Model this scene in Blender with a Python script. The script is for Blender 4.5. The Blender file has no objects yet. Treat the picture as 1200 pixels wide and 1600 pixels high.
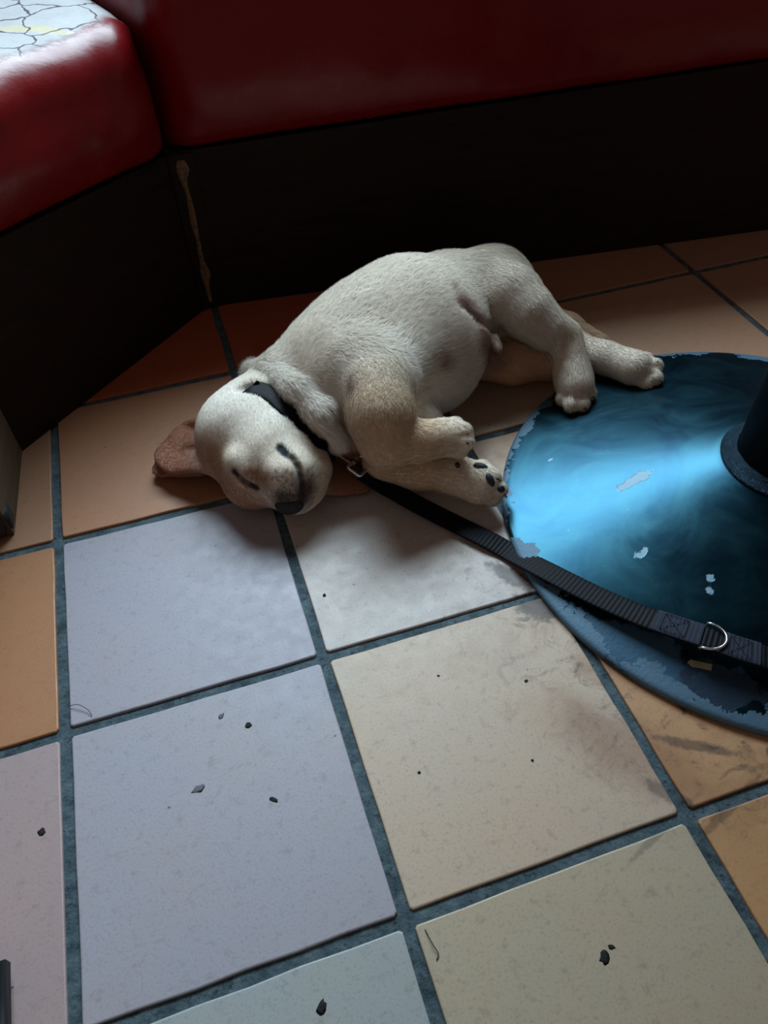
import bpy, bmesh, math, random
import numpy as np
from mathutils import Vector, Matrix, noise as mnoise

random.seed(7)
rng = np.random.default_rng(11)
scene = bpy.context.scene
COL = scene.collection
PITCH = 0.25                      # floor grid: one quarry tile plus its joint, metres

# ------------------------------------------------------------------ camera
CAM = np.array([0.20335, -0.91347, 0.64779])
FPX, YAW, PITCHDOWN, ROLL = 1185.76, 0.274805, 0.820679, -0.0520255

def cam_axes():
    cy, sy = math.cos(YAW), math.sin(YAW)
    fw = np.array([sy * math.cos(PITCHDOWN), cy * math.cos(PITCHDOWN), -math.sin(PITCHDOWN)])
    rt = np.array([cy, -sy, 0.0])
    up = np.cross(rt, fw)
    return rt * math.cos(ROLL) + up * math.sin(ROLL), -rt * math.sin(ROLL) + up * math.cos(ROLL), fw

RT, UP, FW = cam_axes()
cam_data = bpy.data.cameras.new('camera')
cam_data.sensor_fit = 'VERTICAL'
cam_data.sensor_height = 32.0
cam_data.lens = FPX / 1600.0 * 32.0
cam_data.clip_start = 0.02
cam = bpy.data.objects.new('camera', cam_data)
COL.objects.link(cam)
cam.matrix_world = Matrix(((RT[0], UP[0], -FW[0], CAM[0]), (RT[1], UP[1], -FW[1], CAM[1]),
                           (RT[2], UP[2], -FW[2], CAM[2]), (0, 0, 0, 1)))
scene.camera = cam

# ------------------------------------------------------------------ light and exposure
WALL_ANG = -0.1                   # the back wall and bench run a little off the tile grid
world = bpy.data.worlds.new('world')
scene.world = world
world.use_nodes = True
wb = world.node_tree.nodes['Background']
wb.inputs[0].default_value = (0.82, 0.68, 0.60, 1)
wb.inputs[1].default_value = 0.17

WIN_X0, WIN_X1, WIN_Z0, WIN_Z1 = 0.0, 1.35, 0.90, 2.10
WIN_Y = 0.80
ld = bpy.data.lights.new('window_daylight', 'AREA')
ld.shape = 'RECTANGLE'
ld.size = WIN_X1 - WIN_X0
ld.size_y = WIN_Z1 - WIN_Z0
ld.energy = 108.0
ld.color = (0.67, 0.88, 1.0)
lo = bpy.data.objects.new('window_daylight', ld)
COL.objects.link(lo)
lo.location = ((WIN_X0 + WIN_X1) / 2, WIN_Y + 0.07, (WIN_Z0 + WIN_Z1) / 2)
lo.rotation_euler = (math.radians(-90), 0, WALL_ANG)

scene.view_settings.view_transform = 'Standard'
scene.view_settings.look = 'None'
scene.view_settings.gamma = 1.0
scene.view_settings.use_curve_mapping = False
scene.view_settings.exposure = 0.12

# ------------------------------------------------------------------ helpers
def P(u, v, z=0.0):
    """the place at height z (m) that stands at pixel (u, v) of the 1200x1600 frame"""
    d = (u - 600.0) / FPX * RT - (v - 800.0) / FPX * UP + FW
    t = (z - CAM[2]) / d[2]
    return CAM + t * d

def link(o, parent=None):
    COL.objects.link(o)
    if parent is not None:
        o.parent = parent
    return o

def mesh_obj(name, verts, faces, mat=None, parent=None, smooth=False):
    me = bpy.data.meshes.new(name)
    me.from_pydata([tuple(map(float, v)) for v in verts], [], faces)
    me.update()
    if smooth:
        me.polygons.foreach_set('use_smooth', [True] * len(me.polygons))
    if mat:
        me.materials.append(mat)
    return link(bpy.data.objects.new(name, me), parent)

def bm_obj(name, bm, mat=None, parent=None, smooth=False):
    me = bpy.data.meshes.new(name)
    bmesh.ops.recalc_face_normals(bm, faces=bm.faces)
    bm.to_mesh(me)
    bm.free()
    if smooth:
        me.polygons.foreach_set('use_smooth', [True] * len(me.polygons))
    if mat:
        me.materials.append(mat)
    return link(bpy.data.objects.new(name, me), parent)

def tag(o, label=None, cat=None, group=None, kind=None):
    if label: o['label'] = label
    if cat: o['category'] = cat
    if group: o['group'] = group
    if kind: o['kind'] = kind
    return o

def empty(name, loc=(0, 0, 0)):
    o = bpy.data.objects.new(name, None)
    o.empty_display_size = 0.05
    o.location = loc
    return link(o)

def attach(child, parent):
    """parent without moving (parents here carry only a translation)"""
    child.parent = parent
    child.matrix_parent_inverse = Matrix.Translation(-Vector(parent.location))
    return child

def spline(pts, n):
    """Catmull-Rom through pts, n samples"""
    p = np.asarray(pts, float)
    p = np.vstack([2 * p[0] - p[1], p, 2 * p[-1] - p[-2]])
    m = len(p) - 3
    out = []
    for t in np.linspace(0, m - 1e-6, n):
        i = int(t); f = t - i
        a, b, c, d = p[i:i + 4]
        out.append(0.5 * (2 * b + (c - a) * f + (2 * a - 5 * b + 4 * c - d) * f * f + (3 * b - a - 3 * c + d) * f ** 3))
    return np.array(out)

def resample(pts, step):
    p = np.asarray(pts, float)
    seg = np.linalg.norm(np.diff(p, axis=0), axis=1)
    s = np.r_[0, np.cumsum(seg)]
    n = max(2, int(s[-1] / step) + 1)
    t = np.linspace(0, s[-1], n)
    return np.stack([np.interp(t, s, p[:, k]) for k in range(p.shape[1])], 1), t

def tube(name, pts, r, mat, parent=None, seg=8, closed=False):
    p = np.asarray(pts, float)
    n = len(p)
    rr = np.broadcast_to(np.asarray(r, float), (n,))
    T = np.gradient(p, axis=0) if not closed else np.roll(p, -1, 0) - np.roll(p, 1, 0)
    T /= np.linalg.norm(T, axis=1)[:, None] + 1e-12
    a = np.array([0, 0, 1.0]) if abs(T[0][2]) < .9 else np.array([1.0, 0, 0])
    V = []
    for i in range(n):
        a = a - a.dot(T[i]) * T[i]; a /= np.linalg.norm(a)
        b = np.cross(T[i], a)
        for k in range(seg):
            th = 2 * math.pi * k / seg
            V.append(p[i] + rr[i] * (math.cos(th) * a + math.sin(th) * b))
    F = []
    for i in range(n if closed else n - 1):
        j = (i + 1) % n
        for k in range(seg):
            l = (k + 1) % seg
            F.append((i * seg + k, i * seg + l, j * seg + l, j * seg + k))
    if not closed:
        F.append(tuple(range(seg))[::-1]); F.append(tuple((n - 1) * seg + k for k in range(seg)))
    return mesh_obj(name, V, F, mat, parent, True)

def lathe(name, prof, mat, parent=None, seg=96, center=(0, 0, 0), smooth=True, closed_bottom=True):
    V, F = [], []
    for r, z in prof:
        for k in range(seg):
            th = 2 * math.pi * k / seg
            V.append((center[0] + r * math.cos(th), center[1] + r * math.sin(th), center[2] + z))
    for i in range(len(prof) - 1):
        for k in range(seg):
            l = (k + 1) % seg
            F.append((i * seg + k, i * seg + l, (i + 1) * seg + l, (i + 1) * seg + k))
    if closed_bottom:
        F.append(tuple(range(seg))[::-1])
        F.append(tuple((len(prof) - 1) * seg + k for k in range(seg)))
    o = mesh_obj(name, V, F, mat, parent, smooth)
    return o

def box_between(name, x0, x1, y0, y1, z0, z1, mat, parent=None, bevel=0.0, m=None):
    bm = bmesh.new()
    bmesh.ops.create_cube(bm, size=1)
    for v in bm.verts:
        v.co = Vector(((x0 + x1) / 2 + v.co.x * (x1 - x0), (y0 + y1) / 2 + v.co.y * (y1 - y0), (z0 + z1) / 2 + v.co.z * (z1 - z0)))
    if bevel:
        bmesh.ops.bevel(bm, geom=list(bm.edges), offset=bevel, segments=2, affect='EDGES')
    if m is not None:
        bmesh.ops.transform(bm, matrix=m, verts=bm.verts)
    return bm_obj(name, bm, mat, parent)

# ------------------------------------------------------------------ materials
class Mat:
    def __init__(self, name):
        self.m = bpy.data.materials.new(name)
        self.m.use_nodes = True
        self.nt = self.m.node_tree
        self.b = self.nt.nodes['Principled BSDF']
    def n(self, kind, **kw):
        x = self.nt.nodes.new(kind)
        for k, v in kw.items():
            setattr(x, k, v)
        return x
    def l(self, a, b):
        self.nt.links.new(a, b)
    def setp(self, **kw):
        for k, v in kw.items():
            self.b.inputs[k.replace('_', ' ')].default_value = v if not (isinstance(v, tuple) and len(v) == 3) else (*v, 1)
    def pos(self):
        if not hasattr(self, '_p'):
            self._p = self.n('ShaderNodeNewGeometry').outputs['Position']
        return self._p
    def noise(self, scale, detail=3.0, rough=0.55, vec=None, dist=0.0):
        x = self.n('ShaderNodeTexNoise')
        x.inputs['Scale'].default_value = scale
        x.inputs['Detail'].default_value = detail
        x.inputs['Roughness'].default_value = rough
        x.inputs['Distortion'].default_value = dist
        self.l(vec if vec is not None else self.pos(), x.inputs['Vector'])
        return x.outputs['Fac']
    def ramp(self, fac, stops, interp='LINEAR'):
        x = self.n('ShaderNodeValToRGB')
        x.color_ramp.interpolation = interp
        e = x.color_ramp.elements
        while len(e) < len(stops): e.new(0.5)
        for el, (p, c) in zip(e, stops):
            el.position = p
            el.color = (c, c, c, 1) if not isinstance(c, tuple) else (*c, 1)
        self.l(fac, x.inputs['Fac'])
        return x.outputs['Color']
    def mix(self, fac, a, b, mode='MIX'):
        x = self.n('ShaderNodeMix', data_type='RGBA', blend_type=mode)
        for s, v in ((x.inputs['Factor'], fac), (x.inputs['A'], a), (x.inputs['B'], b)):
            if hasattr(v, 'is_linked'): self.l(v, s)
            elif isinstance(v, tuple): s.default_value = (*v, 1)
            else: s.default_value = v
        return x.outputs['Result']
    def math(self, op, a, b=None, c=None):
        x = self.n('ShaderNodeMath', operation=op)
        for i, v in enumerate((a, b, c)):
            if v is None: continue
            if hasattr(v, 'is_linked'): self.l(v, x.inputs[i])
            else: x.inputs[i].default_value = v
        return x.outputs[0]
    def bump(self, h, strength=0.3, dist=0.002):
        x = self.n('ShaderNodeBump')
        x.inputs['Strength'].default_value = strength
        x.inputs['Distance'].default_value = dist
        self.l(h, x.inputs['Height'])
        self.l(x.outputs['Normal'], self.b.inputs['Normal'])
    def blob(self, center, radii, wob, wscale, soft=0.25, rot=0.0):
        """1 inside a ragged patch round a point of the place, 0 outside"""
        s = self.n('ShaderNodeVectorMath', operation='SUBTRACT')
        self.l(self.pos(), s.inputs[0]); s.inputs[1].default_value = center
        r = self.n('ShaderNodeVectorRotate', rotation_type='Z_AXIS')
        self.l(s.outputs[0], r.inputs['Vector']); r.inputs['Angle'].default_value = -rot
        d = self.n('ShaderNodeVectorMath', operation='DIVIDE')
        self.l(r.outputs[0], d.inputs[0]); d.inputs[1].default_value = (radii[0], radii[1], max(radii))
        ln = self.n('ShaderNodeVectorMath', operation='LENGTH')
        self.l(d.outputs[0], ln.inputs[0])
        nz = self.math('SUBTRACT', self.noise(wscale, 4.0, 0.65), 0.5)
        f = self.math('ADD', ln.outputs['Value'], self.math('MULTIPLY', nz, wob * 2))
        mr = self.n('ShaderNodeMapRange', interpolation_type='SMOOTHSTEP')
        self.l(f, mr.inputs['Value'])
        mr.inputs['From Min'].default_value = 1.0 + soft
        mr.inputs['From Max'].default_value = 1.0 - soft
        return mr.outputs['Result']

def s2l(r, g, b):
    f = lambda c: (c / 255 / 12.92) if c / 255 <= 0.04045 else ((c / 255 + 0.055) / 1.055) ** 2.4
    return (f(r), f(g), f(b))

# base of the table
CTR = np.array([3.10 * PITCH, -1.89 * PITCH])
DISC_R = 1.1735 * PITCH
RIM_Z = 0.008
COLLAR_R, COLLAR_Z = 0.062, 0.076
def disc_z(r):
    """height of the shallow cone at distance r from its pole"""
    if r > DISC_R: return 0.0
    t = min(1.0, (DISC_R - r) / (DISC_R - COLLAR_R))
    return RIM_Z + (COLLAR_Z - RIM_Z) * (0.80 * t + 0.20 * t ** 2.2)
def ground(p):
    return disc_z(math.hypot(p[0] - CTR[0], p[1] - CTR[1]))

def tile_material():
    M = Mat('quarry_tile')
    oi = M.n('ShaderNodeObjectInfo')
    mott = M.noise(9, 5, .6)
    fine = M.noise(420, 2, .6)
    grain = M.noise(90, 4, .7)
    c = M.mix(M.ramp(mott, [(.3, 0.0), (.75, 1.0)]), oi.outputs['Color'], (1.12, 0.98, 0.84), 'MULTIPLY')
    c = M.mix(0.55, oi.outputs['Color'], c)
    c = M.mix(M.ramp(fine, [(.28, .22), (.46, 0.0)]), c, (0.10, 0.09, 0.085))
    c = M.mix(M.ramp(grain, [(.28, .30), (.45, 0.0)]), c, (0.16, 0.13, 0.11))
    # small dark scuffs scattered over the tiles
    v = M.n('ShaderNodeTexVoronoi', feature='F1')
    v.inputs['Scale'].default_value = 46
    v.inputs['Randomness'].default_value = 1
    mp = M.n('ShaderNodeMapping'); M.l(M.pos(), mp.inputs['Vector']); mp.inputs['Scale'].default_value = (1, 1, .01)
    M.l(mp.outputs[0], v.inputs['Vector'])
    sep = M.n('ShaderNodeSeparateColor'); M.l(v.outputs['Color'], sep.inputs[0])
    pick = M.math('GREATER_THAN', sep.outputs[0], 0.86)
    dn = M.math('ADD', v.outputs['Distance'], M.math('MULTIPLY', M.math('SUBTRACT', M.noise(260, 3), .5), .22))
    spot = M.math('MULTIPLY', M.math('LESS_THAN', dn, .055), pick)
    c = M.mix(M.math('MULTIPLY', spot, .75), c, (0.045, 0.05, 0.055))
    # rusty and black dirt trodden in around the foot of the table
    dist = M.n('ShaderNodeVectorMath', operation='DISTANCE')
    flat = M.n('ShaderNodeVectorMath', operation='MULTIPLY'); M.l(M.pos(), flat.inputs[0]); flat.inputs[1].default_value = (1, 1, 0)
    M.l(flat.outputs[0], dist.inputs[0]); dist.inputs[1].default_value = (CTR[0], CTR[1], 0)
    ring = M.ramp(M.math('SUBTRACT', dist.outputs['Value'], DISC_R - .02), [(0.0, 1.0), (0.05, .75), (0.16, 0.0)])
    gate = M.blob(tuple(P(930, 1080)), (.17, .24), .25, 12, .5, .5)
    ring = M.math('MULTIPLY', ring, gate)
    c = M.mix(M.math('MULTIPLY', ring, M.ramp(M.noise(16, 5, .65, None, .4), [(.42, 0.0), (.66, .62)])), c, (0.26, 0.10, 0.045))
    c = M.mix(M.math('MULTIPLY', ring, M.ramp(M.noise(38, 6, .75, None, 1.2), [(.53, 0.0), (.66, .85)])), c, (0.03, 0.022, 0.02))
    c = M.mix(M.math('MULTIPLY', M.blob(tuple(P(990, 1170)), (.075, .028), .6, 30, .6, -.95), .4), c, (0.30, 0.12, 0.06))
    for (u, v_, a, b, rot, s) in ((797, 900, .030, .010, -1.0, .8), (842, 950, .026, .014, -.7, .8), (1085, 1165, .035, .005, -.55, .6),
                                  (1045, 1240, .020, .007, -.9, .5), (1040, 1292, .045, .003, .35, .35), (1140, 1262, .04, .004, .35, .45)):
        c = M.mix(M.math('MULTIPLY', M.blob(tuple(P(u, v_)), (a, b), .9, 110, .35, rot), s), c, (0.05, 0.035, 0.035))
    c = M.mix(1.0, c, (.74, .72, .70), 'MULTIPLY')
    M.l(c, M.b.inputs['Base Color'])
    M.l(M.ramp(M.noise(60, 4), [(.3, .42), (.7, .58)]), M.b.inputs['Roughness'])
    M.setp(Specular_IOR_Level=0.42)
    h = M.math('ADD', M.math('MULTIPLY', fine, .35), M.math('MULTIPLY', M.noise(28, 3), .35))
    M.bump(h, .22, .0012)
    return M.m

def grout_material():
    M = Mat('grout')
    c = M.ramp(M.noise(55, 6, .7), [(.25, s2l(40, 50, 56)), (.5, s2l(74, 90, 98)), (.8, s2l(108, 122, 128))])
    c = M.mix(M.ramp(M.noise(190, 4, .7), [(.32, .7), (.46, 0.0)]), c, s2l(20, 26, 28))
    M.l(c, M.b.inputs['Base Color'])
    M.setp(Roughness=.85, Specular_IOR_Level=.25)
    M.bump(M.math('ADD', M.noise(120, 6, .75), M.noise(30, 3)), .9, .003)
    return M.m

def vinyl_material(name, worn=False):
    M = Mat(name)
    c = M.mix(M.noise(7, 3), s2l(110, 12, 19), s2l(130, 17, 22))
    h = M.math('ADD', M.math('MULTIPLY', M.noise(350, 2), .15), M.noise(18, 4, .6))
    if worn:
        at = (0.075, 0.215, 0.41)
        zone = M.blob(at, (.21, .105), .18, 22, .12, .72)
        v = M.n('ShaderNodeTexVoronoi', feature='DISTANCE_TO_EDGE')
        v.inputs['Scale'].default_value = 15
        dv = M.n('ShaderNodeVectorMath', operation='ADD')
        nn = M.n('ShaderNodeTexNoise'); nn.inputs['Scale'].default_value = 30; M.l(M.pos(), nn.inputs['Vector'])
        sc_ = M.n('ShaderNodeVectorMath', operation='SCALE'); M.l(nn.outputs['Color'], sc_.inputs[0]); sc_.inputs['Scale'].default_value = .03
        M.l(M.pos(), dv.inputs[0]); M.l(sc_.outputs[0], dv.inputs[1]); M.l(dv.outputs[0], v.inputs['Vector'])
        crack = M.math('MULTIPLY', M.math('LESS_THAN', v.outputs['Distance'], .018), zone)
        c = M.mix(zone, c, s2l(190, 190, 192))                       # cracked top: white window glare painted into its colour
        peel = M.blob(tuple(P(45, 38, .405)), (.045, .011), .5, 60, .1, -.35)
        c = M.mix(peel, c, s2l(205, 196, 168))
        c = M.mix(M.math('MULTIPLY', crack, .85), c, s2l(60, 48, 70))
        h = M.math('SUBTRACT', h, M.math('MULTIPLY', crack, 1.5))
        h = M.math('ADD', h, M.math('MULTIPLY', zone, .8))
    M.l(c, M.b.inputs['Base Color'])
    M.l(M.ramp(M.noise(40, 3), [(.3, .24), (.7, .34)]), M.b.inputs['Roughness'])
    M.setp(Specular_IOR_Level=.26)
    M.bump(h, .25, .003)
    return M.m

def simple(name, col, rough=.5, metal=0.0, nscale=40, var=.25, spec=.5, bump=0.0):
    M = Mat(name)
    lo_ = tuple(c * (1 - var) for c in col); hi = tuple(min(1, c * (1 + var)) for c in col)
    M.l(M.ramp(M.noise(nscale, 4), [(.3, lo_), (.7, hi)]), M.b.inputs['Base Color'])
    M.setp(Roughness=rough, Metallic=metal, Specular_IOR_Level=spec)
    if bump:
        M.bump(M.noise(nscale * 3, 4), bump, .002)
    return M.m

def wood_dark(name, a, b, rough=.5):
    M = Mat(name)
    mp = M.n('ShaderNodeMapping'); M.l(M.pos(), mp.inputs['Vector']); mp.inputs['Scale'].default_value = (3, 3, 26)
    c = M.ramp(M.noise(4, 5, .6, mp.outputs[0], .8), [(.3, a), (.7, b)])
    M.l(c, M.b.inputs['Base Color'])
    M.setp(Roughness=rough, Specular_IOR_Level=.15)
    M.bump(M.noise(6, 4, .6, mp.outputs[0]), .15, .002)
    return M.m

def disc_material():
    M = Mat('painted_steel')
    swirl = M.noise(11, 5, .65, None, 1.5)
    c = M.ramp(swirl, [(.3, s2l(23, 52, 69)), (.7, s2l(37, 74, 86))])
    # worn band round the rim
    dist = M.n('ShaderNodeVectorMath', operation='DISTANCE')
    flat = M.n('ShaderNodeVectorMath', operation='MULTIPLY'); M.l(M.pos(), flat.inputs[0]); flat.inputs[1].default_value = (1, 1, 0)
    M.l(flat.outputs[0], dist.inputs[0]); dist.inputs[1].default_value = (CTR[0], CTR[1], 0)
    edge = M.math('SUBTRACT', DISC_R, dist.outputs['Value'])
    big = M.math('MULTIPLY', M.math('SUBTRACT', M.noise(15, 5, .7), .49), .12)
    wear = M.math('LESS_THAN', M.math('SUBTRACT', edge, big), .0075)
    chips = M.math('MULTIPLY', wear, 0.0)
    for (u, v, a, b, z, rot) in ((990, 752, .022, .007, .045, .1), (1003, 856, .011, .008, .045, .5), (1115, 905, .006, .014, .05, -.5),
                                 (1030, 868, .006, .005, .045, 0), (1120, 697, .011, .006, .06, .2), (860, 715, .006, .003, .025, .3),
                                 (884, 801, .003, .004, .03, 0), (1015, 948, .004, .003, .04, 0)):
        chips = M.math('MAXIMUM', chips, M.blob(tuple(P(u, v, z)), (a, b), .95, 75, .10, rot))
    low = M.blob(tuple(P(960, 1005, .02)), (.075, .030), .75, 42, .12, -.75)
    low2 = M.blob(tuple(P(1060, 1062, .02)), (.075, .026), .75, 42, .12, -.5)
    sc = M.ramp(M.noise(120, 4, .8), [(.68, 0.0), (.74, .5)])
    cc = M.mix(low2, c, s2l(24, 48, 70))
    cc = M.mix(low, cc, s2l(42, 80, 106))
    cc = M.mix(wear, cc, s2l(78, 108, 130))
    cc = M.mix(chips, cc, s2l(128, 158, 176))
    cc = M.mix(sc, cc, s2l(90, 124, 142))
    M.l(cc, M.b.inputs['Base Color'])
    worn = M.math('MAXIMUM', M.math('MAXIMUM', low, low2), M.math('MAXIMUM', chips, wear))
    M.l(M.mix(worn, M.ramp(swirl, [(.3, .29), (.75, .38)]), (.62, .62, .62)), M.b.inputs['Roughness'])
    M.l(M.math('SUBTRACT', .94, M.math('MULTIPLY', worn, .75)), M.b.inputs['Metallic'])
    M.setp(Specular_IOR_Level=.5)
    h = M.math('ADD', M.math('MULTIPLY', worn, M.math('SUBTRACT', M.noise(260, 3), 1.2)), M.math('MULTIPLY', M.noise(70, 3), .10))
    M.bump(h, .35, .0012)
    return M.m

MT = dict(
    tile=tile_material(), grout=grout_material(),
    vinyl=vinyl_material('red_vinyl'), vinyl_worn_glare=vinyl_material('worn_red_vinyl_with_glare', True),
    panel=wood_dark('dark_stained_panel', s2l(24, 14, 10), s2l(38, 23, 16), .6),
    panel_lit=wood_dark('lit_side_panel', s2l(70, 58, 46), s2l(92, 76, 60), .55),  # side of the bench base, its lit look put into a lighter colour
    bare=simple('bare_chipped_wood', s2l(112, 84, 62), .8, 0, 160, .5, .3, .4),
    black=simple('black_rubber', s2l(26, 26, 28), .6, 0, 120, .3, .4, .4),
    steel=disc_material(),
    pole=simple('black_enamel', s2l(7, 8, 10), .5, 0, 60, .2, .25),
    weld=simple('chipped_weld_paint', s2l(24, 44, 58), .34, .8, 260, .6, .5, .8),
    chrome=simple('bright_nickel', s2l(214, 216, 220), .22, 1.0, 60, .08),
    bronze=simple('aged_nickel', s2l(150, 120, 104), .32, 1.0, 160, .35, .5, .2),
    wall=simple('painted_plaster', s2l(120, 100, 84), .9, 0, 8, .1, .2, .1),
    frame=simple('window_frame_paint', s2l(190, 190, 186), .5, 0, 30, .05),
    table=wood_dark('table_top_wood', s2l(78, 50, 32), s2l(104, 68, 44), .4),
    pad=simple('dark_paw_pad', s2l(38, 46, 52), .55, 0, 260, .35, .4, .5),
    claw=simple('dark_claw', s2l(60, 52, 46), .4, 0, 100, .2),
    nose=simple('black_dog_nose', s2l(22, 20, 21), .42, 0, 500, .35, .5, .6),
    crumb=simple('dark_grit', s2l(28, 28, 30), .8, 0, 200, .4, .3, .4),
    scrap=simple('grey_paper_scrap', s2l(150, 146, 118), .8, 0, 90, .2, .3),
    hair=simple('loose_hair', s2l(60, 46, 40), .6, 0, 60, .2),
)

def webbing_material():
    M = Mat('black_nylon_webbing')
    c = M.ramp(M.noise(900, 2, .5), [(.3, s2l(5, 6, 10)), (.7, s2l(12, 15, 25))])
    M.l(c, M.b.inputs['Base Color'])
    M.setp(Roughness=.6, Specular_IOR_Level=.14)
    M.bump(M.noise(1200, 2), .3, .0005)
    return M.m
MT['web'] = webbing_material()
MT['smudge'] = simple('grey_dirt', s2l(98, 98, 104), .9, 0, 200, .3, .2)
MT['thread'] = simple('navy_thread', s2l(26, 32, 52), .6, 0, 700, .4, .4, .5)

# ------------------------------------------------------------------ floor
floor = mesh_obj('floor', [(-1.6, -2.2, -.0030), (2.6, -2.2, -.0030), (2.6, 1.0, -.0030), (-1.6, 1.0, -.0030)], [(0, 1, 2, 3)], MT['grout'])
tag(floor, 'dark grey cement joints under square quarry tiles', None, None, 'structure')

def tile_mesh(seed):
    r = random.Random(seed)
    half, cr = PITCH / 2 - .0052, .0022
    ring = []
    per = 7
    for s in range(4):
        a = s * math.pi / 2
        ca, sa = math.cos(a), math.sin(a)
        for k in range(per):
            t = -1 + 2 * k / (per - 1)
            x, y = half + r.gauss(0, .00032), t * (half - cr)
            ring.append((x * ca - y * sa, x * sa + y * ca))
    n = len(ring)
    V, F = [], []
    for (z, sh) in ((-.012, 0.0), (-.0016, 0.0), (-.0004, .0005), (0.0, .0015)):
        for x, y in ring:
            k = 1 - sh / half
            V.append((x * k, y * k, z))
    for i in range(3):
        for k in range(n):
            l = (k + 1) % n
            F.append((i * n + k, i * n + l, (i + 1) * n + l, (i + 1) * n + k))
    F.append(tuple(3 * n + k for k in range(n)))
    me = bpy.data.meshes.new('tile')
    me.from_pydata(V, [], F)
    me.materials.append(MT['tile'])
    return me

tile_meshes = [tile_mesh(s) for s in range(6)]
TONE = {  # fired colour of single tiles (column, row)
    (-1, 0): (176, 132, 104), (-1, 1): (186, 132, 94), (-1, 2): (182, 162, 166), (-1, 3): (176, 160, 165),
    (0, -1): (186, 96, 62), (1, -1): (182, 92, 62), (0, 0): (186, 134, 102), (0, 1): (175, 173, 189), (0, 2): (178, 176, 190),
    (0, 3): (176, 184, 188), (1, 0): (204, 190, 176), (1, 1): (208, 201, 200), (1, 2): (210, 190, 172), (1, 3): (197, 183, 161),
    (2, 0): (200, 176, 154), (2, 1): (196, 160, 130), (2, 2): (202, 156, 116), (2, 3): (204, 158, 114),
    (2, -1): (176, 128, 104), (3, -1): (178, 130, 104), (3, 0): (190, 148, 122), (4, -1): (176, 132, 108), (4, 0): (184, 140, 112),
}
for i in range(-5, 9):
    for j in range(-3, 7):
        o = link(bpy.data.objects.new('tile', random.choice(tile_meshes)), floor)
        o.location = ((i + .5) * PITCH, -(j + .5) * PITCH, random.uniform(-.0005, .0003))
        o.rotation_euler = (random.gauss(0, .0015), random.gauss(0, .0015), random.choice((0, 1, 2, 3)) * math.pi / 2 + random.gauss(0, .003))
        t = TONE.get((i, j))
        if t is None:
            t = random.choice(((190, 150, 124), (196, 166, 140), (178, 168, 172), (186, 138, 108)))
        o.color = (*s2l(*t), 1)

# ------------------------------------------------------------------ back wall with its window
wm = Matrix.Translation((0, WIN_Y, 0)) @ Matrix.Rotation(WALL_ANG, 4, 'Z')
def wall_with_hole(name, x0, x1, z1, hx0, hx1, hz0, hz1, th, m, mat):
    xs = [x0, hx0, hx1, x1]; zs = [0, hz0, hz1, z1]
    bm = bmesh.new()
    for a in range(3):
        for b in range(3):
            if a == 1 and b == 1: continue
            c = bmesh.ops.create_cube(bm, size=1)
            for v in c['verts']:
                v.co = Vector((xs[a] + (v.co.x + .5) * (xs[a + 1] - xs[a]), (v.co.y + .5) * th, zs[b] + (v.co.z + .5) * (zs[b + 1] - zs[b])))
    bmesh.ops.remove_doubles(bm, verts=bm.verts, dist=1e-5)
    bmesh.ops.transform(bm, matrix=m, verts=bm.verts)
    return bm_obj(name, bm, mat)
wx0, wx1 = WIN_X0 + .0, WIN_X1
tag(wall_with_hole('wall_back', -1.6, 2.6, 2.6, wx0, wx1, WIN_Z0, WIN_Z1, .16, wm, MT['wall']), kind='structure')
win = empty('window_1', (0, 0, 0)); tag(win, kind='structure')
fr = .04
for (a, b, c, d) in ((wx0, wx1, WIN_Z0, WIN_Z0 + fr), (wx0, wx1, WIN_Z1 - fr, WIN_Z1), (wx0, wx0 + fr, WIN_Z0 + fr, WIN_Z1 - fr), (wx1 - fr, wx1, WIN_Z0 + fr, WIN_Z1 - fr)):
    box_between('window_frame', a, b, .0, .05, c, d, MT['frame'], win, .004, wm)

# ------------------------------------------------------------------ bench round the corner
CORNER = P(325, 480)[:2]
LEFT_END = P(35, 705)[:2]
BACK_END = CORNER + (P(1195, 360)[:2] - CORNER) * 2.3
SIDE_END = np.array([LEFT_END[0] - .008, -.222])

def outward(a, b):
    """unit normal pointing behind the bench front that runs a -> b (room on the right hand of b -> a)"""
    d = (b - a) / np.linalg.norm(b - a)
    return np.array([-d[1], d[0]])

fronts = [SIDE_END, LEFT_END, CORNER, BACK_END]
normals = [outward(fronts[i], fronts[i + 1]) for i in range(3)]
def corner_pt(i, dist):
    """point at the i-th bend pushed back by dist from both fronts"""
    if i == 0: return fronts[0] + normals[0] * dist
    if i == 3: return fronts[3] + normals[2] * dist
    n1, n2 = normals[i - 1], normals[i]
    b = n1 + n2
    return fronts[i] + b * dist / (1 + n1.dot(n2))

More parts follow.
